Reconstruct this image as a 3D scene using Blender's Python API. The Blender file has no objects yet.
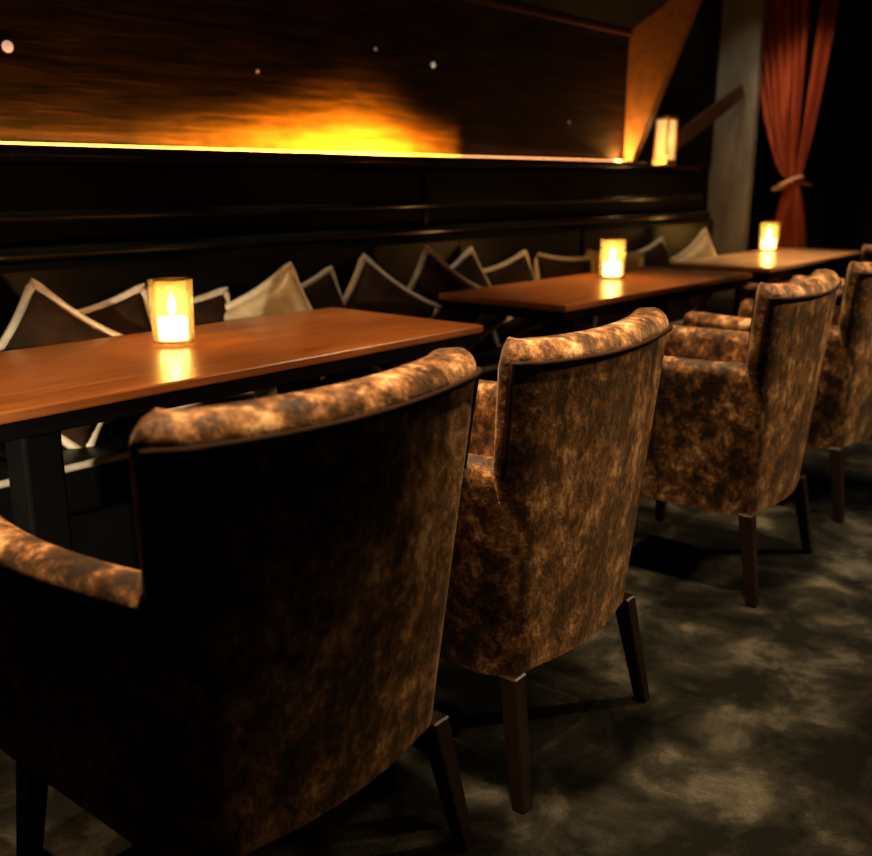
import bpy, bmesh, math, random
from mathutils import Vector, Matrix, noise
random.seed(4)
S = bpy.context.scene
COL = S.collection
PI = math.pi

# ------------------------------------------------------------------ camera
cam_d = bpy.data.cameras.new('camera'); cam = bpy.data.objects.new('camera', cam_d); COL.objects.link(cam)
cam_d.sensor_fit = 'HORIZONTAL'; cam_d.sensor_width = 36.0; cam_d.lens = 960/872*36.0
f, U = 960.0, None
Xc = Vector((844, 248, -960)).normalized()
p = math.atan2(248, 960)
Uc = Vector((0, math.cos(p), math.sin(p)))
Yc = Uc.cross(Xc)
M = Matrix((Xc, Yc, Uc)).to_4x4()
M.translation = Vector((0, 0, 1.1))
cam.matrix_world = M
cam_d.clip_start = 0.02
cam_d.dof.use_dof = True; cam_d.dof.focus_distance = 1.75; cam_d.dof.aperture_fstop = 3.2
S.camera = cam

# ------------------------------------------------------------------ world, lights, exposure
S.view_settings.view_transform = 'Standard'; S.view_settings.look = 'None'
S.view_settings.gamma = 1.0; S.view_settings.exposure = 0.0; S.view_settings.use_curve_mapping = False
W = bpy.data.worlds.new('world'); S.world = W; W.use_nodes = True
W.node_tree.nodes['Background'].inputs[0].default_value = (0.5, 0.7, 0.6, 1)
W.node_tree.nodes['Background'].inputs[1].default_value = 0.0

def spot(name, loc, target, energy, col, size=60, blend=0.6, rad=0.05):
    l = bpy.data.lights.new(name, 'SPOT'); l.energy = energy; l.color = col
    l.spot_size = math.radians(size); l.spot_blend = blend; l.shadow_soft_size = rad
    o = bpy.data.objects.new(name, l); COL.objects.link(o); o.location = loc
    o.rotation_euler = (Vector(target)-Vector(loc)).to_track_quat('-Z', 'Y').to_euler()
    return o
def area(name, loc, target, sx, sy, energy, col):
    l = bpy.data.lights.new(name, 'AREA'); l.shape = 'RECTANGLE'; l.size = sx; l.size_y = sy; l.energy = energy; l.color = col
    o = bpy.data.objects.new(name, l); COL.objects.link(o); o.location = loc
    o.rotation_euler = (Vector(target)-Vector(loc)).to_track_quat('-Z', 'Y').to_euler()
    return o
WARM = (1.0, 0.62, 0.30)
# ceiling downlights over the tables
for x, e in ((0.7, 120), (1.9, 105), (3.3, 120), (5.2, 260)):
    spot('table_downlight', (x, 1.75, 2.5), (x, 1.75, 0.7), e, (1.0, 0.60, 0.30), 46, 0.9, 0.04)
# downlights over the chairs, grazing the chair backs
for x, y, e in ((1.0, 0.95, 300), (1.8, 0.95, 220), (2.8, 0.95, 230), (4.7, 1.3, 260)):
    spot('chair_downlight', (x, y, 2.5), (x, y+0.02, 0.6), e, (1.0, 0.66, 0.36), 50, 0.9, 0.05)
# aisle downlights shining on the chair backs and the carpet
spot('aisle_downlight', (4.4, -0.9, 2.5), (2.5, 0.9, 0.45), 230, (1.0, 0.66, 0.36), 40, 0.9, 0.08)
spot('aisle_downlight', (2.7, -0.5, 2.5), (1.6, 0.9, 0.35), 34, (1.0, 0.62, 0.32), 36, 0.9, 0.06)
spot('aisle_downlight', (3.3, -0.2, 2.5), (3.3, -0.1, 0.0), 75, (0.95, 0.97, 0.80), 62, 0.9, 0.1)
spot('far_wall_downlight', (5.35, 2.60, 2.5), (6.0, 2.48, 1.1), 14, (1.0, 0.84, 0.62), 60, 0.9, 0.05)
spot('curtain_downlight', (5.35, 2.1, 2.5), (6.15, 2.25, 1.3), 72, (1.0, 0.68, 0.42), 44, 0.9, 0.05)
# added fill low at the left, lighting the seat edge under the nearest table
spot('low_fill', (-0.8, 1.15, 0.85), (1.15, 2.12, 0.41), 330, (1.0, 0.86, 0.66), 26, 0.6, 0.03)
# row of small uplights concealed behind the ledge lip, washing the recess panel
for x, e, sp_ in ((3.38, 9, 84), (3.27, 20, 86), (3.16, 36, 90), (3.06, 70, 98), (2.96, 115, 106), (2.86, 125, 110), (2.76, 110, 108), (2.66, 90, 106), (2.56, 70, 102), (2.46, 54, 98), (2.36, 42, 94), (2.26, 28, 88), (2.16, 18, 84), (2.06, 11, 80), (1.96, 6, 78), (1.86, 3, 76)):
    spot('recess_uplight', (x, 2.70, 1.195), (x, 2.80, 1.235), e, (1.0, 0.29, 0.008), sp_, 1.0, 0.02)
area('recess_uplight', (1.75, 2.745, 1.192), (1.75, 2.80, 1.215), 1.3, 0.012, 5.0, (1.0, 0.33, 0.03))
area('recess_uplight', (2.9, 2.765, 1.192), (2.9, 2.80, 1.21), 4.0, 0.012, 1.0, (1.0, 0.36, 0.06))
area('recess_uplight', (4.80, 2.775, 1.194), (4.9, 2.76, 1.6), 0.06, 0.03, 5.5, (1.0, 0.46, 0.10))
# downlights over the bench cushions
for x, e in ((1.3, 30), (2.3, 34), (3.4, 38), (4.75, 48)):
    spot('bench_downlight', (x, 2.22, 2.5), (x, 2.42, 0.7), e, (1.0, 0.80, 0.55), 38, 0.9, 0.03)
# spot from over the nearest chair to the left sides of the others
spot('chair_side_spot', (0.95, 0.30, 2.5), (1.33, 0.95, 0.5), 60, (1.0, 0.64, 0.34), 20, 0.8, 0.03)

# ------------------------------------------------------------------ materials
def newmat(name):
    m = bpy.data.materials.new(name); m.use_nodes = True
    nt = m.node_tree; b = nt.nodes['Principled BSDF']
    return m, nt, b
def tex(nt, scale=(1,1,1), coord='Object'):
    tc = nt.nodes.new('ShaderNodeTexCoord'); mp = nt.nodes.new('ShaderNodeMapping')
    mp.inputs['Scale'].default_value = scale
    nt.links.new(tc.outputs[coord], mp.inputs[0]); return mp.outputs[0]
def nz(nt, vec, scale, detail=5, rough=0.55, dist=0.0):
    n = nt.nodes.new('ShaderNodeTexNoise'); n.inputs['Scale'].default_value = scale
    n.inputs['Detail'].default_value = detail; n.inputs['Roughness'].default_value = rough
    n.inputs['Distortion'].default_value = dist
    nt.links.new(vec, n.inputs['Vector']); return n.outputs['Fac']
def ramp(nt, fac, stops):
    r = nt.nodes.new('ShaderNodeValToRGB'); e = r.color_ramp.elements
    while len(e) < len(stops): e.new(0.5)
    for i, (q, c) in enumerate(stops): e[i].position = q; e[i].color = (*c, 1)
    nt.links.new(fac, r.inputs[0]); return r.outputs[0]
def bump(nt, b, fac, strength, dist=0.01):
    n = nt.nodes.new('ShaderNodeBump'); n.inputs['Strength'].default_value = strength; n.inputs['Distance'].default_value = dist
    nt.links.new(fac, n.inputs['Height']); nt.links.new(n.outputs[0], b.inputs['Normal'])
def simple(name, col, rough=0.5, metal=0.0, spec=0.5, var=0.25, sc=20):
    m, nt, b = newmat(name)
    v = tex(nt); n = nz(nt, v, sc)
    nt.links.new(ramp(nt, n, [(0.3, tuple(c*(1-var) for c in col)), (0.7, tuple(min(1, c*(1+var)) for c in col))]), b.inputs['Base Color'])
    b.inputs['Roughness'].default_value = rough; b.inputs['Metallic'].default_value = metal
    b.inputs['Specular IOR Level'].default_value = spec
    return m
def emis(name, col, strength):
    m, nt, b = newmat(name)
    b.inputs['Base Color'].default_value = (*col, 1); b.inputs['Emission Color'].default_value = (*col, 1)
    b.inputs['Emission Strength'].default_value = strength
    return m

# crushed velvet of the chairs
m, nt, b = newmat('crushed_velvet'); VELVET = m
v = tex(nt, (1, 1, 0.75))
n1 = nz(nt, v, 20, 6, 0.75, 0.15); n2 = nz(nt, v, 55, 3, 0.6, 0.2)
mx = nt.nodes.new('ShaderNodeMath'); mx.operation = 'MULTIPLY_ADD'; mx.inputs[1].default_value = 0.35
n3 = nz(nt, v, 5, 3, 0.5, 0.2); mz = nt.nodes.new('ShaderNodeMath'); mz.operation = 'MULTIPLY_ADD'; mz.inputs[1].default_value = 0.55
ma = nt.nodes.new('ShaderNodeMath'); ma.operation = 'ADD'; ma.inputs[1].default_value = -0.275
nt.links.new(n3, mz.inputs[0]); nt.links.new(n1, mz.inputs[2]); nt.links.new(mz.outputs[0], ma.inputs[0])
nt.links.new(n2, mx.inputs[0]); nt.links.new(ma.outputs[0], mx.inputs[2])
c = ramp(nt, mx.outputs[0], [(0.54, (0.028, 0.016, 0.009)), (0.65, (0.12, 0.054, 0.021)), (0.76, (0.42, 0.205, 0.078)), (0.87, (0.95, 0.62, 0.31))])
nt.links.new(c, b.inputs['Base Color'])
b.inputs['Roughness'].default_value = 0.55; b.inputs['Specular IOR Level'].default_value = 0.25
b.inputs['Sheen Weight'].default_value = 0.35; b.inputs['Sheen Tint'].default_value = (1, 0.7, 0.4, 1); b.inputs['Sheen Roughness'].default_value = 0.4
bump(nt, b, mx.outputs[0], 0.55, 0.012)

# varnished table wood
m, nt, b = newmat('varnished_wood'); TABLE = m
v = tex(nt, (0.7, 5, 5)); n1 = nz(nt, v, 5, 6, 0.6, 0.4)
nt.links.new(ramp(nt, n1, [(0.3, (0.26, 0.075, 0.018)), (0.55, (0.40, 0.135, 0.032)), (0.8, (0.50, 0.20, 0.055))]), b.inputs['Base Color'])
b.inputs['Roughness'].default_value = 0.28; b.inputs['Specular IOR Level'].default_value = 0.5

BLACKWOOD = simple('black_wood', (0.0025, 0.002, 0.0016), 0.6, spec=0.08)
DARKVELVET = simple('dark_brown_velvet_trim', (0.03, 0.014, 0.007), 0.8, spec=0.1)
LEGWOOD = simple('dark_leg_wood', (0.018, 0.008, 0.005), 0.4)
LEATHER = simple('black_leather', (0.003, 0.0026, 0.0022), 0.45, spec=0.15, sc=60)
GLOSS = simple('gloss_black_lacquer', (0.012, 0.013, 0.011), 0.16)
SEATLEATHER = simple('cream_piping', (0.62, 0.52, 0.36), 0.4)
CREAM = simple('cream_satin', (0.62, 0.50, 0.33), 0.32)
FRINGE = simple('brown_velvet_cloth', (0.026, 0.011, 0.004), 0.8, spec=0.1, var=0.5, sc=12)
TANSATIN = simple('tan_satin', (0.48, 0.35, 0.18), 0.35, var=0.3, sc=14)
CEIL = simple('dark_ceiling_paint', (0.02, 0.018, 0.016), 0.9)
WALLDARK = simple('black_wall_paint', (0.005, 0.005, 0.0045), 0.85, spec=0.1)
JAMB = simple('brown_wood_trim', (0.34, 0.15, 0.05), 0.45)
DIMTRIM = simple('dim_brown_trim', (0.10, 0.035, 0.018), 0.5)
REFL_PALE = emis('pale_lamp_reflection', (1.0, 0.85, 0.62), 0.28)
WAX = emis('candle_wax', (1.0, 0.74, 0.38), 14.0)
FLAME = emis('candle_flame', (1.0, 0.80, 0.42), 60)
LED = emis('light_strip', (1.0, 0.55, 0.22), 1.5)
REFL = emis('lamp_reflection', (1.0, 0.60, 0.38), 0.6)
REFL_FAINT = emis('faint_lamp_reflection', (0.9, 0.7, 0.45), 0.07)
LANTERN = emis('lantern_panel', (1.0, 0.60, 0.20), 0.75)
BRASS = simple('aged_brass', (0.45, 0.28, 0.10), 0.35, 0.9)
CORD = simple('gold_cord', (0.55, 0.33, 0.16), 0.45)

m, nt, b = newmat('grey_plaster'); PLASTER = m
v = tex(nt, (1, 1, 0.4)); n1 = nz(nt, v, 6, 6, 0.6)
nt.links.new(ramp(nt, n1, [(0.3, (0.12, 0.105, 0.078)), (0.7, (0.27, 0.24, 0.18))]), b.inputs['Base Color'])
b.inputs['Roughness'].default_value = 0.8; bump(nt, b, n1, 0.2)

m, nt, b = newmat('streaked_dark_stone'); PANEL = m
v = tex(nt, (0.8, 1, 9)); n1 = nz(nt, v, 4, 8, 0.65, 0.5)
nt.links.new(ramp(nt, n1, [(0.36, (0.004, 0.002, 0.0015)), (0.52, (0.022, 0.012, 0.008)), (0.75, (0.070, 0.036, 0.02))]), b.inputs['Base Color'])
b.inputs['Roughness'].default_value = 0.6; b.inputs['Specular IOR Level'].default_value = 0.2; bump(nt, b, n1, 0.6, 0.01)

m, nt, b = newmat('mottled_carpet'); CARPET = m
v = tex(nt); n1 = nz(nt, v, 5.5, 5, 0.6, 0.3); n2 = nz(nt, v, 160, 3, 0.7)
c1 = ramp(nt, n1, [(0.42, (0.006, 0.007, 0.005)), (0.54, (0.026, 0.026, 0.020)), (0.70, (0.11, 0.105, 0.08))])
c2 = ramp(nt, n2, [(0.3, (0.5, 0.5, 0.5)), (0.7, (1.0, 1.0, 1.0))])
mm = nt.nodes.new('ShaderNodeMix'); mm.data_type = 'RGBA'; mm.blend_type = 'MULTIPLY'; mm.inputs[0].default_value = 0.8
nt.links.new(c1, mm.inputs[6]); nt.links.new(c2, mm.inputs[7]); nt.links.new(mm.outputs[2], b.inputs['Base Color'])
b.inputs['Roughness'].default_value = 0.95; b.inputs['Specular IOR Level'].default_value = 0.1; bump(nt, b, n2, 0.7, 0.006)

m, nt, b = newmat('red_curtain_cloth'); REDCLOTH = m
v = tex(nt, (6, 6, 0.5)); n1 = nz(nt, v, 6, 4)
nt.links.new(ramp(nt, n1, [(0.3, (0.14, 0.020, 0.008)), (0.7, (0.42, 0.085, 0.032))]), b.inputs['Base Color'])
b.inputs['Roughness'].default_value = 0.5; b.inputs['Specular IOR Level'].default_value = 0.3

# frosted amber candle glass: partly see-through, partly translucent
m, nt, b = newmat('amber_glass'); GLASS = m
out = nt.nodes['Material Output']
tr = nt.nodes.new('ShaderNodeBsdfTransparent'); tr.inputs[0].default_value = (1.0, 0.86, 0.58, 1)
tl = nt.nodes.new('ShaderNodeBsdfTranslucent'); tl.inputs[0].default_value = (1.0, 0.75, 0.36, 1)
gl = nt.nodes.new('ShaderNodeBsdfGlossy'); gl.inputs['Roughness'].default_value = 0.1
ms = nt.nodes.new('ShaderNodeMixShader'); ms.inputs[0].default_value = 0.13
ms2 = nt.nodes.new('ShaderNodeMixShader'); fr = nt.nodes.new('ShaderNodeLayerWeight'); fr.inputs[0].default_value = 0.25
nt.links.new(tr.outputs[0], ms.inputs[1]); nt.links.new(tl.outputs[0], ms.inputs[2])
nt.links.new(fr.outputs['Fresnel'], ms2.inputs[0])
nt.links.new(ms.outputs[0], ms2.inputs[1]); nt.links.new(gl.outputs[0], ms2.inputs[2]); nt.links.new(ms2.outputs[0], out.inputs[0])

# ------------------------------------------------------------------ helpers
def build(name, bm, mat, parent=None, smooth=False):
    bmesh.ops.recalc_face_normals(bm, faces=bm.faces)
    me = bpy.data.meshes.new(name); bm.to_mesh(me); bm.free()
    me.materials.append(mat)
    if smooth:
        for q in me.polygons: q.use_smooth = True
        me.set_sharp_from_angle(angle=math.radians(50))
    o = bpy.data.objects.new(name, me); COL.objects.link(o)
    if parent is not None: o.parent = parent
    return o
def add_box(bm, c, s, bev=0.0, seg=2, mat=None):
    r = bmesh.ops.create_cube(bm, size=1.0)
    vs = r['verts']
    for q in vs: q.co = Vector((q.co.x*s[0], q.co.y*s[1], q.co.z*s[2]))
    if bev > 0:
        es = list({e for q in vs for e in q.link_edges})
        rr = bmesh.ops.bevel(bm, geom=es, offset=bev, segments=seg, affect='EDGES', profile=0.5)
        vs = list({q for fc in rr['faces'] for q in fc.verts} | {q for q in vs if q.is_valid})
    for q in vs:
        if mat is not None: q.co = mat @ q.co
        q.co += Vector(c)
def box(name, c, s, mat, parent=None, bev=0.0):
    bm = bmesh.new(); add_box(bm, c, s, bev); return build(name, bm, mat, parent)
def add_tube(bm, pts, r, n=8, closed=False, caps=True):
    rings = []
    N = len(pts)
    for i, q in enumerate(pts):
        a = pts[(i-1) % N] if (closed or i > 0) else q
        c = pts[(i+1) % N] if (closed or i < N-1) else q
        t = (Vector(c)-Vector(a)).normalized()
        ref = Vector((0, 0, 1)) if abs(t.z) < 0.9 else Vector((0, 1, 0))
        u = t.cross(ref).normalized(); w = t.cross(u).normalized()
        rr = r[i] if isinstance(r, (list, tuple)) else r
        rings.append([bm.verts.new(Vector(q)+rr*(math.cos(2*PI*k/n)*u+math.sin(2*PI*k/n)*w)) for k in range(n)])
    for i in range(N if closed else N-1):
        A, B = rings[i], rings[(i+1) % N]
        for k in range(n): bm.faces.new((A[k], A[(k+1) % n], B[(k+1) % n], B[k]))
    if caps and not closed: bm.faces.new(rings[0]); bm.faces.new(rings[-1])
def add_lathe(bm, prof, n=32, c=(0, 0, 0)):
    rings = []
    for (r, z) in prof:
        if r < 1e-6: rings.append([bm.verts.new((c[0], c[1], c[2]+z))])
        else: rings.append([bm.verts.new((c[0]+r*math.cos(2*PI*k/n), c[1]+r*math.sin(2*PI*k/n), c[2]+z)) for k in range(n)])
    for A, B in zip(rings, rings[1:]):
        for k in range(n):
            if len(A) == 1 and len(B) == 1: continue
            if len(A) == 1: bm.faces.new((A[0], B[k], B[(k+1) % n]))
            elif len(B) == 1: bm.faces.new((A[k], A[(k+1) % n], B[0]))
            else: bm.faces.new((A[k], A[(k+1) % n], B[(k+1) % n], B[k]))
def thing(name, label, cat, loc=(0, 0, 0), rotz=0, group=None):
    o = bpy.data.objects.new(name, None); COL.objects.link(o); o.empty_display_size = 0.1
    o.location = loc; o.rotation_euler = (0, 0, rotz); o['label'] = label; o['category'] = cat
    if group: o['group'] = group
    return o
def tag(o, label, cat, group=None):
    o['label'] = label; o['category'] = cat
    if group: o['group'] = group
    return o
def struct(o): o['kind'] = 'structure'; return o
def copy_tree(o, parent=None):
    c = o.copy(); COL.objects.link(c); c.parent = parent
    for ch in list(o.children): copy_tree(ch, c)
    return c

# ------------------------------------------------------------------ room shell
YB = 2.80    # back of the recess
YW = 2.70    # face of the wall under the ledge
XE = 6.00    # face of the grey end pier
struct(box('floor', (2.8, -0.1, -0.05), (9.6, 6.4, 0.1), CARPET))
struct(box('ceiling', (2.8, -0.1, 2.65), (9.6, 6.4, 0.1), CEIL))
struct(box('wall_near', (2.8, -3.3, 1.3), (9.6, 0.1, 2.6), WALLDARK))
struct(box('wall_back', (-2.0, -0.1, 1.3), (0.1, 6.3, 2.6), WALLDARK))
struct(box('wall_far', (7.2, -0.1, 1.3), (0.1, 6.3, 2.6), WALLDARK))
# banquette wall: lower wall, recess panel, wedge-shaped lintel
struct(box('wall_left', (2.6, 2.95, 0.585), (9.1, 0.3-0.0, 1.17), WALLDARK))
struct(box('wall_recess', (2.6, 2.95, 1.885), (9.1, 0.3, 1.43), PANEL))
bm = bmesh.new()
prof = [(2.80, 1.875), (2.36, 2.12), (2.36, 2.60), (2.80, 2.60)]
A = [bm.verts.new((-1.95, y, z)) for y, z in prof]; B = [bm.verts.new((4.90, y, z)) for y, z in prof]
bm.faces.new(A); bm.faces.new(B[::-1])
for i in range(4): bm.faces.new((A[i], A[(i+1) % 4], B[(i+1) % 4], B[i]))
struct(build('wall_lintel', bm, WALLDARK))
# slanted side jamb of the recess, widening towards the ceiling
bm = bmesh.new()
prof = [(2.80, 1.17), (2.765, 1.17), (2.17, 2.60), (2.80, 2.60)]
A = [bm.verts.new((4.90, y, z)) for y, z in prof]; B = [bm.verts.new((4.96, y, z)) for y, z in prof]
bm.faces.new(A); bm.faces.new(B[::-1])
for i in range(4): bm.faces.new((A[i], A[(i+1) % 4], B[(i+1) % 4], B[i]))
struct(build('trim_1', bm, JAMB))
struct(box('trim_2', (1.5, 2.79, 1.862), (6.8, 0.02, 0.022), DIMTRIM))
# ledge under the recess with a raised lip in front of the concealed light
struct(box('trim_3', (1.82, 2.725, 1.1625), (7.5, 0.15, 0.035), GLOSS, bev=0.006))
struct(box('trim_4', (1.48, 2.655, 1.180), (6.84, 0.012, 0.030), GLOSS, bev=0.003))
# wainscot mouldings above the banquette
def moulding(name, z, r, x0=-1.9, x1=5.55, y=2.69):
    bm = bmesh.new(); add_tube(bm, [(x0+(x1-x0)*i/40, y, z) for i in range(41)], r, 12); return struct(build(name, bm, GLOSS, smooth=True))
struct(box('trim_5', (1.80, 2.715, 0.57), (7.5, 0.16, 1.14), BLACKWOOD))
moulding('trim_6', 1.0, 0.018, y=2.632)
# upright batten of the wainscot
struct(box('trim_7', (3.02, 2.63, 1.01), (0.02, 0.014, 0.22), GLOSS))
# dark wall between the recess and the pier
struct(box('wall_corner', (5.48, 2.89, 1.89), (1.04, 0.20, 1.42), WALLDARK))
# grey pier at the end of the banquette
struct(box('wall_pier', (6.03, 2.675, 1.3), (0.06, 0.29, 2.6), PLASTER, bev=0.006))
# diagonal brown strip on the corner side of the pier
bm = bmesh.new()
a, c2 = Vector((5.22, 2.745, 1.25)), Vector((5.965, 2.60, 1.63))
d = (c2-a).normalized(); L = (c2-a).length
rot = d.to_track_quat('X', 'Z').to_matrix()
add_box(bm, (a+c2)/2, (L, 0.015, 0.09), 0.002, 1, rot)
struct(build('trim_8', bm, simple('dark_brown_strip', (0.085, 0.038, 0.02), 0.7)))

# light strip seen as a thin bright line over the lip
bm = bmesh.new(); add_box(bm, (1.5, 2.785, 1.20), (6.78, 0.012, 0.010))
tag(build('light_strip', bm, LED), 'thin glowing amber light strip along the ledge under the dark panel', 'light strip')
# lamp reflections on the panel, made as small glowing discs
lamp_glints = [((1.42, 1.465), 0.016, 'warm glowing dot for a lamp reflection at the left end of the dark panel, brightest of them'),
        ((3.27, 1.57), 0.012, 'pale glowing dot for a lamp reflection in the dark panel right of the flame-like glow'),
        ((2.92, 1.60), 0.007, 'small dim dot for a lamp reflection in the dark panel above the flame-like glow'),
        ((2.32, 1.47), 0.007, 'faint dot for a lamp reflection low in the dark panel left of the flame-like glow'),
        ((4.33, 1.385), 0.006, 'tiny faint dot for a lamp reflection near the right end of the dark panel')]
for (x, z), r, lab in lamp_glints:
    bm = bmesh.new(); add_lathe(bm, [(0, 0.006), (r*0.6, 0.005), (r, 0.001), (r, -0.004), (0, -0.004)], 16)
    o = build('lamp_reflection', bm, REFL if r > 0.015 else REFL_PALE if r > 0.01 else REFL_FAINT, smooth=True); o.rotation_euler = (PI/2, 0, 0); o.location = (x, YB-0.003, z)
    tag(o, lab, 'light', 'lamp reflections made as glowing dots on the dark recess panel')

# box lantern on the ledge by the corner
lt = thing('lantern', 'glowing amber box lantern standing on the ledge right of the recess', 'lantern', (5.12, 2.665, 1.18))
box('base', (0, 0, 0.015), (0.12, 0.09, 0.03), BRASS, lt, 0.004)
box('glowing_panel', (0, 0, 0.137), (0.098, 0.068, 0.214), LANTERN, lt, 0.004)
box('cap', (0, 0, 0.255), (0.12, 0.09, 0.022), BRASS, lt, 0.004)
for sx in (-1, 1):
    for sy in (-1, 1): box('corner_post', (sx*0.053, sy*0.038, 0.137), (0.010, 0.010, 0.214), BRASS, lt)
pl = bpy.data.lights.new('lantern_light', 'POINT'); pl.energy = 0.3; pl.color = (1, 0.55, 0.2); pl.shadow_soft_size = 0.03
po = bpy.data.objects.new('lantern_light', pl); COL.objects.link(po); po.location = (5.12, 2.57, 1.32)

# ------------------------------------------------------------------ banquette
bq = thing('banquette', 'long black leather banquette running along the wall under the ledge', 'bench', (2.0, 2.4, 0))
X0, X1 = -1.9-2.0, 5.55-2.0
box('base', ((X0+X1)/2, 0.02, 0.14), (X1-X0, 0.40, 0.28), BLACKWOOD, bq, 0.005)
n = 5; w = (X1-X0)/n
for i in range(n):
    box('seat_cushion', (X0+w*(i+0.5), 0.0, 0.350), (w-0.008, 0.48, 0.13), LEATHER, bq, 0.02)
for i in range(n):
    box('backrest', (X0+w*(i+0.5), 0.185, 0.635), (w-0.01, 0.11, 0.49), LEATHER, bq, 0.02)
bm = bmesh.new(); add_tube(bm, [(X0+(X1-X0)*i/60, 0.185, 0.900) for i in range(61)], 0.022, 12)
build('top_rail', bm, GLOSS, bq, True)
bm = bmesh.new(); add_tube(bm, [(X0+(X1-X0)*i/60, -0.243, 0.412) for i in range(61)], 0.010, 8)
build('piping', bm, SEATLEATHER, bq, True)['label'] = 'cream piping along the seat edge'

# ------------------------------------------------------------------ tables
def table(x0, x1, y0, y1, label, posts, wood=None):
    cx = (x0+x1)/2; cy = (y0+y1)/2; z = 0.70
    t = thing('dining_table', label, 'table', (cx, cy, 0), 0, 'dining tables along the banquette')
    box('tabletop', (0, 0, z-0.011), (x1-x0, y1-y0, 0.022), wood or TABLE, t, 0.004)
    box('edge_frame', (0, 0, z-0.040), (x1-x0-0.02, y1-y0-0.02, 0.036), BLACKWOOD, t, 0.004)
    for px in posts:
        bm = bmesh.new(); add_box(bm, (px, 0, 0.34), (0.09, 0.09, 0.64), 0.008)
        pst = build('pedestal', bm, BLACKWOOD, t)
        bm = bmesh.new(); add_box(bm, (px, 0, 0.0125), (0.34, 0.46, 0.025), 0.008); add_box(bm, (px, 0, 0.035), (0.2, 0.26, 0.02), 0.006)
        build('base_plate', bm, BLACKWOOD, t)
    return t
table(0.50, 2.16, 1.66, 2.28, 'varnished orange-brown wooden table nearest the camera, large candle on it', (-0.365, 0.40))
table(2.68, 4.20, 1.72, 2.27, 'varnished orange-brown wooden table in the middle, behind the second armchair', (-0.38, 0.38))
table(4.50, 6.00-0.06, 1.76, 2.28, 'pale lit wooden table farthest away, in front of the red curtain', (-0.36, 0.36), simple('glare_paled_wood', (0.46, 0.27, 0.13), 0.25, var=0.12, sc=5))  # same wood with the glare on it painted in as a paler colour

# ------------------------------------------------------------------ candles
def candle(x, y, label, e):
    t = thing('candle_holder', label, 'candle', (x, y, 0.701), 0, 'candles in glass on the tables')
    bm = bmesh.new(); add_lathe(bm, [(0, 0.0), (0.046, 0.0), (0.052, 0.006), (0.054, 0.155), (0.056, 0.16), (0.052, 0.16), (0.050, 0.012), (0, 0.010)], 36)
    build('glass', bm, GLASS, t, True)
    bm = bmesh.new(); add_lathe(bm, [(0, 0.012), (0.036, 0.012), (0.037, 0.062), (0.033, 0.066), (0.012, 0.062), (0, 0.062)], 28)
    wx = build('wax', bm, WAX, t, True)
    bm = bmesh.new(); add_tube(bm, [(0, 0, 0.060), (0.001, 0, 0.070), (0.003, 0, 0.078)], 0.0015, 6); build('wick', bm, BLACKWOOD, t)
    bm = bmesh.new(); add_lathe(bm, [(0, 0.072), (0.007, 0.078), (0.0105, 0.088), (0.009, 0.10), (0.004, 0.116), (0, 0.128)], 16)
    build('flame', bm, FLAME, t, True)
    l = bpy.data.lights.new('candle_light', 'POINT'); l.energy = e; l.color = (1, 0.60, 0.24); l.shadow_soft_size = 0.022
    o = bpy.data.objects.new('candle_light', l); COL.objects.link(o); o.parent = t; o.location = (0, 0, 0.115)
candle(1.40, 2.06, 'large candle burning in a clear glass on the nearest table', 1.6)
candle(3.57, 2.07, 'burning candle in glass on the middle table', 1.8)
candle(5.60, 2.215, 'burning candle in glass on the farthest table, beside the red curtain', 1.8)

# ------------------------------------------------------------------ armchairs
def plan(u, z, zt=0.85):
    """Outer plan curve: u in [-1,1] from left arm front round the back to right arm front; returns point and outward normal."""
    k = max(0.0, min(1.0, (z-0.25)/(0.85-0.25)))
    w = 0.243+0.054*k
    r = 0.08; Lf = 0.60
    yb = 0.030-0.045*k
    segs = [Lf-r-yb, PI/2*r, w-r]
    tot = sum(segs); s = abs(u)*tot; sg = 1 if u >= 0 else -1
    # from centre back outwards
    a, bq_, c = segs[2], segs[1], segs[0]
    if s <= a:
        q = s/a; x = s; bow = 0.022*(1-q*q)
        y = yb-bow; nx, ny = 0.044*q/a*0.5, -1
    elif s <= a+bq_:
        th = (s-a)/r; x = a+r*math.sin(th); y = yb+r*(1-math.cos(th)); nx, ny = math.sin(th), -math.cos(th)
    else:
        q = (s-a-bq_)/c; x = w+0.045*k*math.sin(PI*min(1, q*1.15))**0.8 if q < 0.87 else w; y = yb+r+(s-a-bq_); nx, ny = 1, -0.0
    nl = math.hypot(nx, ny)
    return Vector((sg*x, y, 0)), Vector((sg*nx/nl, ny/nl, 0))
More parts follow.
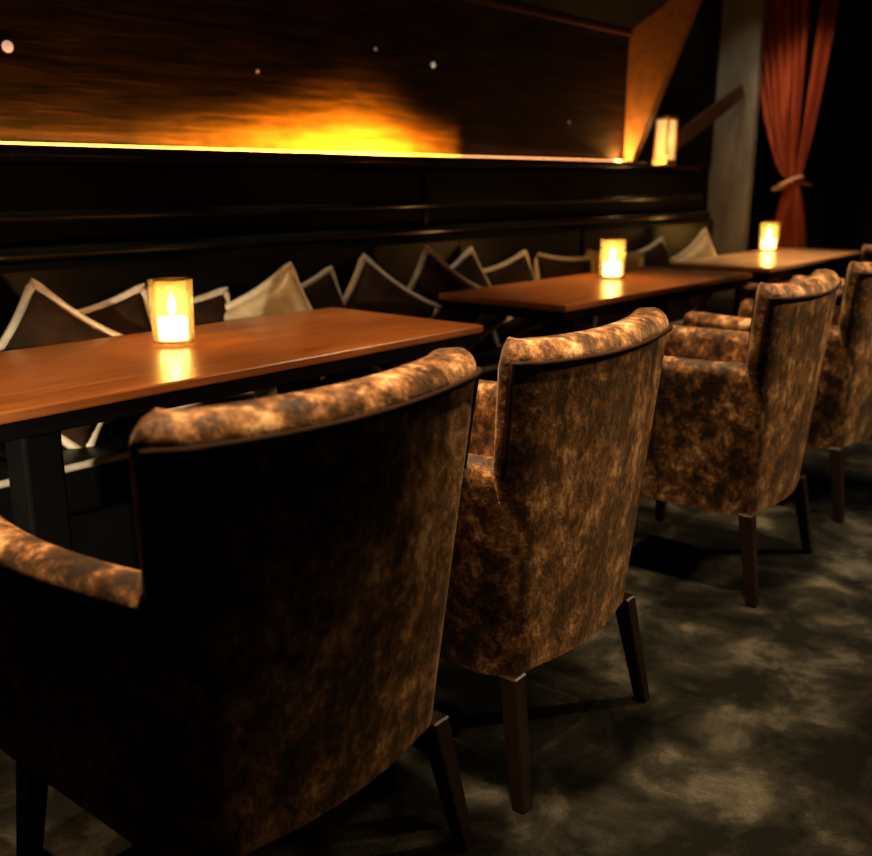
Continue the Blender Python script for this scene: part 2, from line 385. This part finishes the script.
def sweep(bm, u0, u1, n, zb, ztop, th, rr0, endr=0.03):
    """Upholstered wall following the plan curve with a rolled top edge and rounded ends."""
    rings = []
    us = [u0+(u1-u0)*i/n for i in range(n+1)]
    for i, u in enumerate(us):
        zt = ztop(u); T = th; rr = rr0(u) if callable(rr0) else rr0
        e = min(abs(u-u0), abs(u1-u))*1.0
        er = endr
        q = 1.0
        if e < er: q = math.sqrt(max(0.0, 1-(1-e/er)**2))
        T_half = T/2*(0.35+0.65*q); drop = (1-q)*rr*1.1
        sec = []
        zo = zt-drop
        def P(off, z):
            pt, nn = plan(u, z); pt = pt-nn*off; pt.z = z; return pt
        mid = T/2
        R = min(rr, T_half)
        steps = 7
        for k in range(9):
            z = zb+(zo-R-zb)*k/8; sec.append(P(mid-T_half, z))
        for k in range(1, steps):
            a = PI/2*k/steps; sec.append(P(mid-T_half+R*(1-math.cos(a)), zo-R+R*math.sin(a)))
        for k in range(steps-1, 0, -1):
            a = PI/2*k/steps; sec.append(P(mid+T_half-R*(1-math.cos(a)), zo-R+R*math.sin(a)))
        for k in range(8, -1, -1):
            z = zb+(zo-R-zb)*k/8; sec.append(P(mid+T_half, z))
        rings.append([bm.verts.new(s) for s in sec])
    m = len(rings[0])
    for A, B in zip(rings, rings[1:]):
        for k in range(m): bm.faces.new((A[k], A[(k+1) % m], B[(k+1) % m], B[k]))
    bm.faces.new(rings[0]); bm.faces.new(rings[-1][::-1])
UB = 0.36
def backtop(u): return 0.845+0.012*(abs(u)/UB)**2
def armtop(u): return 0.5795 if abs(u) < UB-0.02 else 0.648+0.004*((abs(u)-UB)/(1-UB))
def armroll(u): return 0.001 if abs(u) < UB-0.02 else 0.036
def make_chair(label):
    t = thing('armchair', label, 'armchair', (0, 0, 0), 0, 'velvet armchairs at the tables')
    bm = bmesh.new(); sweep(bm, -1, 1, 150, 0.240, armtop, 0.072, armroll, 0.03)
    body = build('body', bm, VELVET, t, True)
    bm = bmesh.new(); sweep(bm, -UB, UB, 72, 0.5796, backtop, 0.086, 0.036, 0.035)
    back = build('backrest', bm, VELVET, t, True)
    # piping under the rolled top and down both ends
    bm = bmesh.new(); pts = []
    for i in range(6): 
        z = 0.66+0.14*i/6; q, nn = plan(-UB+0.035, z); q += nn*0.003; q.z = z; pts.append(q)
    for i in range(61):
        u = (-UB+0.035)+(2*UB-0.07)*i/60; z = backtop(u)-0.034; q, nn = plan(u, z); q += nn*0.004; q.z = z; pts.append(q)
    for i in range(5, -1, -1):
        z = 0.66+0.14*i/6; q, nn = plan(UB-0.035, z); q += nn*0.003; q.z = z; pts.append(q)
    add_tube(bm, pts, 0.0045, 8); build('piping', bm, DARKVELVET, back, True)['label'] = 'dark piping under the rolled top'
    # seat deck and cushion
    bm = bmesh.new(); add_box(bm, (0, 0.265, 0.303), (0.34, 0.45, 0.105), 0.012); build('seat_base', bm, VELVET, t, True)
    bm = bmesh.new(); add_box(bm, (0, 0.29, 0.405), (0.345, 0.44, 0.10), 0.035, 4); build('seat_cushion', bm, VELVET, t, True)
    for sx in (-1, 1):
        for yy, sp in ((0.045, -0.045), (0.475, 0.01)):
            bm = bmesh.new(); r = bmesh.ops.create_cube(bm, size=1)
            for q in r['verts']:
                top = q.co.z > 0; s = 0.038 if top else 0.027
                q.co = Vector((sx*(0.212 if top else 0.240)+q.co.x*s, (yy if top else yy+sp)+q.co.y*s, 0.244 if top else 0.0))
            bmesh.ops.bevel(bm, geom=list(bm.edges), offset=0.003, segments=1, affect='EDGES')
            build('leg', bm, LEGWOOD, t)
    return t
ch = make_chair('brown crushed-velvet armchair nearest the camera, its back filling the lower left')
chairs = [(0.845, 0.868, 0.03, None),
          (1.487, 0.868, 0.04, 'brown velvet armchair second from the camera, standing just right of the nearest one'),
          (2.585, 0.90, 0.05, 'velvet armchair third from the camera, with its whole left arm panel in view'),
          (3.40, 0.93, 0.0, 'velvet armchair fourth from the camera, cut off by the right edge of the picture'),
          (4.61, 1.26, 0.0, 'armchair farthest away at the end table, only its pale top showing at the right edge')]
for x, y, rz, lab in chairs:
    o = ch if lab is None else copy_tree(ch); o.scale = (1, 1, 1)
    o.location = (x, y, 0); o.rotation_euler = (0, 0, rz)
    if lab: o['label'] = lab
    else: o.scale = (1.08, 1.0, 1.0)
    if x > 4.5: o.scale = (1.0, 0.97, 0.975)

# ------------------------------------------------------------------ scatter cushions
def pillow_pt(a, b, s, t, side):
    # a,b in [-1,1]; edges pulled in between the corners
    pin = 0.12
    x = a*(1-pin*(1-b*b)**1.0*abs(a)**2) * s; y = b*(1-pin*(1-a*a)*abs(b)**2) * s
    th = t*((1-a**4)*(1-b**4))**0.55
    return Vector((x, side*th, y))
def make_pillow(name, s, t, face, label, group='scatter cushions on the banquette'):
    bm = bmesh.new(); N = 22
    grids = []
    for side in (-1, 1):
        g = [[None]*(N+1) for _ in range(N+1)]
        for i in range(N+1):
            for j in range(N+1):
                a = -1+2*i/N; b = -1+2*j/N
                if side == 1 and (i in (0, N) or j in (0, N)): g[i][j] = grids[0][i][j]; continue
                g[i][j] = bm.verts.new(pillow_pt(a, b, s, t, side))
        grids.append(g)
        for i in range(N):
            for j in range(N): bm.faces.new((g[i][j], g[i+1][j], g[i+1][j+1], g[i][j+1]))
    o = build(name, bm, face, None, True)
    pts = []
    for k in range(24): pts.append(pillow_pt(-1+2*k/24, -1, s*1.015, t, 1))
    for k in range(24): pts.append(pillow_pt(1, -1+2*k/24, s*1.015, t, 1))
    for k in range(24): pts.append(pillow_pt(1-2*k/24, 1, s*1.015, t, 1))
    for k in range(24): pts.append(pillow_pt(-1, 1-2*k/24, s*1.015, t, 1))
    for q in pts: q.y = 0
    bm = bmesh.new(); add_tube(bm, pts, 0.014, 8, closed=True)
    pp = build('edge_piping', bm, CREAM, o, True); pp['label'] = 'cream satin edge piping'
    tag(o, label, 'cushion', group)
    return o
proto = {'dark': (FRINGE, None), 'tan': (TANSATIN, None)}
# x, y, z(centre), yaw, lean(about x), roll, scale, kind, label
C = [
 (1.25, 2.40, 0.615, -20, -14,  36, 'dark', 'dark cushion with cream edging at the far left end of the bench'),
 (1.45, 2.46, 0.605, -18, -18, -14, 'dark', 'brown cushion just left of the large candle, behind the nearest table'),
 (1.72, 2.42, 0.590, -14, -18,  -6, 'dark', 'brown cushion half hidden behind the large candle'),
 (1.98, 2.37, 0.615, -22, -12, -26, 'tan',  'pale tan satin cushion with a pointed corner, right of the large candle'),
 (2.23, 2.43, 0.600, -10, -18, -16, 'dark', 'dark cushion with a sagging cream top edge right of the pale tan one'),
 (2.47, 2.40, 0.610, -25, -14,  36, 'dark', 'dark cushion with curved cream side edge behind the corner of the nearest table'),
 (2.81, 2.41, 0.620, -25, -14,  36, 'dark', 'dark cushion with cream side edge between the nearest and middle tables'),
 (3.06, 2.46, 0.610, -15, -18, -26, 'dark', 'dark cushion with faint edging at the left end of the middle table'),
 (3.38, 2.42, 0.600, -15, -18, -14, 'dark', 'dark cushion with bright sagging cream edge behind the middle table'),
 (3.80, 2.42, 0.600, -20, -16,   6, 'dark', 'brown cushion just left of the candle on the middle table'),
 (4.14, 2.43, 0.600, -20, -16,   3, 'tan',  'tan cushion lit up directly behind the candle on the middle table'),
 (4.66, 2.43, 0.600, -12, -18, -14, 'dark', 'dark cushion with white sagging edge behind the farthest table'),
 (5.04, 2.42, 0.610, -15, -12, -28, 'tan',  'pale cushion at the far end of the bench by the grey pier'),
]
made = {}
for x, y, z, yaw, lean, roll, kind, lab in C:
    y = 2.365 if (roll > 20 or kind == 'tan') else 2.45
    if kind not in made: o = made[kind] = make_pillow('cushion', 0.165, 0.058, proto[kind][0], lab)
    else: o = copy_tree(made[kind]); o['label'] = lab
    o.matrix_world = Matrix.Translation((x, y, z)) @ Matrix.Rotation(math.radians(yaw), 4, 'Z') @ Matrix.Rotation(math.radians(lean), 4, 'X') @ Matrix.Rotation(math.radians(roll), 4, 'Y')

# ------------------------------------------------------------------ curtain tied back beside the pier
ct = thing('curtain', 'rust-red curtain gathered by a tieback beside the grey pier', 'curtain', (6.10, 2.27, 0))
def strand(name, top0, top1, tie0, tie1, bot0, bot1, z0, z1, folds, amp, bm=None):
    bm = bmesh.new(); NU, NZ = 90, 50
    rows = []
    for j in range(NZ+1):
        q = j/NZ; z = z0+(z1-z0)*q
        if z >= 1.10:
            k = (z-1.10)/(z1-1.10); k2 = min(1, k*1.35)**0.6
            a = tie0+(top0-tie0)*k2; b2 = tie1+(top1-tie1)*k2
        else:
            k = (1.10-z)/(1.10-z0) if z0 < 1.10 else 0; k2 = min(1, k*3.0)**0.6
            a = tie0+(bot0-tie0)*k2; b2 = tie1+(bot1-tie1)*k2
        row = []
        for i in range(NU+1):
            u = i/NU; y = a+(b2-a)*u
            wv = amp*(0.35+0.65*k2)*math.sin(2*PI*folds*u+0.4*math.sin(3*z))+0.3*amp*math.sin(2*PI*folds*2.3*u+z)
            row.append(bm.verts.new((wv, y, z)))
        rows.append(row)
    for A, B in zip(rows, rows[1:]):
        for i in range(NU): bm.faces.new((A[i], A[i+1], B[i+1], B[i]))
    o = build(name, bm, REDCLOTH, ct, True)
    sm = o.modifiers.new('thickness', 'SOLIDIFY'); sm.thickness = 0.004
    return o
# local y is relative to 2.2
strand('drape', 0.42, 0.015, 0.05, 0.01, 0.13, -0.09, 0.02, 2.58, 7, 0.035)
strand('side_drape', -0.05, -0.16, 0.02, -0.01, 0.03, -0.1, 1.07, 2.58, 4, 0.02)
bm = bmesh.new(); add_tube(bm, [(0.055*math.cos(a*PI/12), 0.055+0.085*math.sin(a*PI/12), 1.08-0.04*math.sin(a*PI/12)) for a in range(24)], 0.012, 8, closed=True)
build('tieback', bm, CORD, ct, True)['label'] = 'pale gold tieback cord'
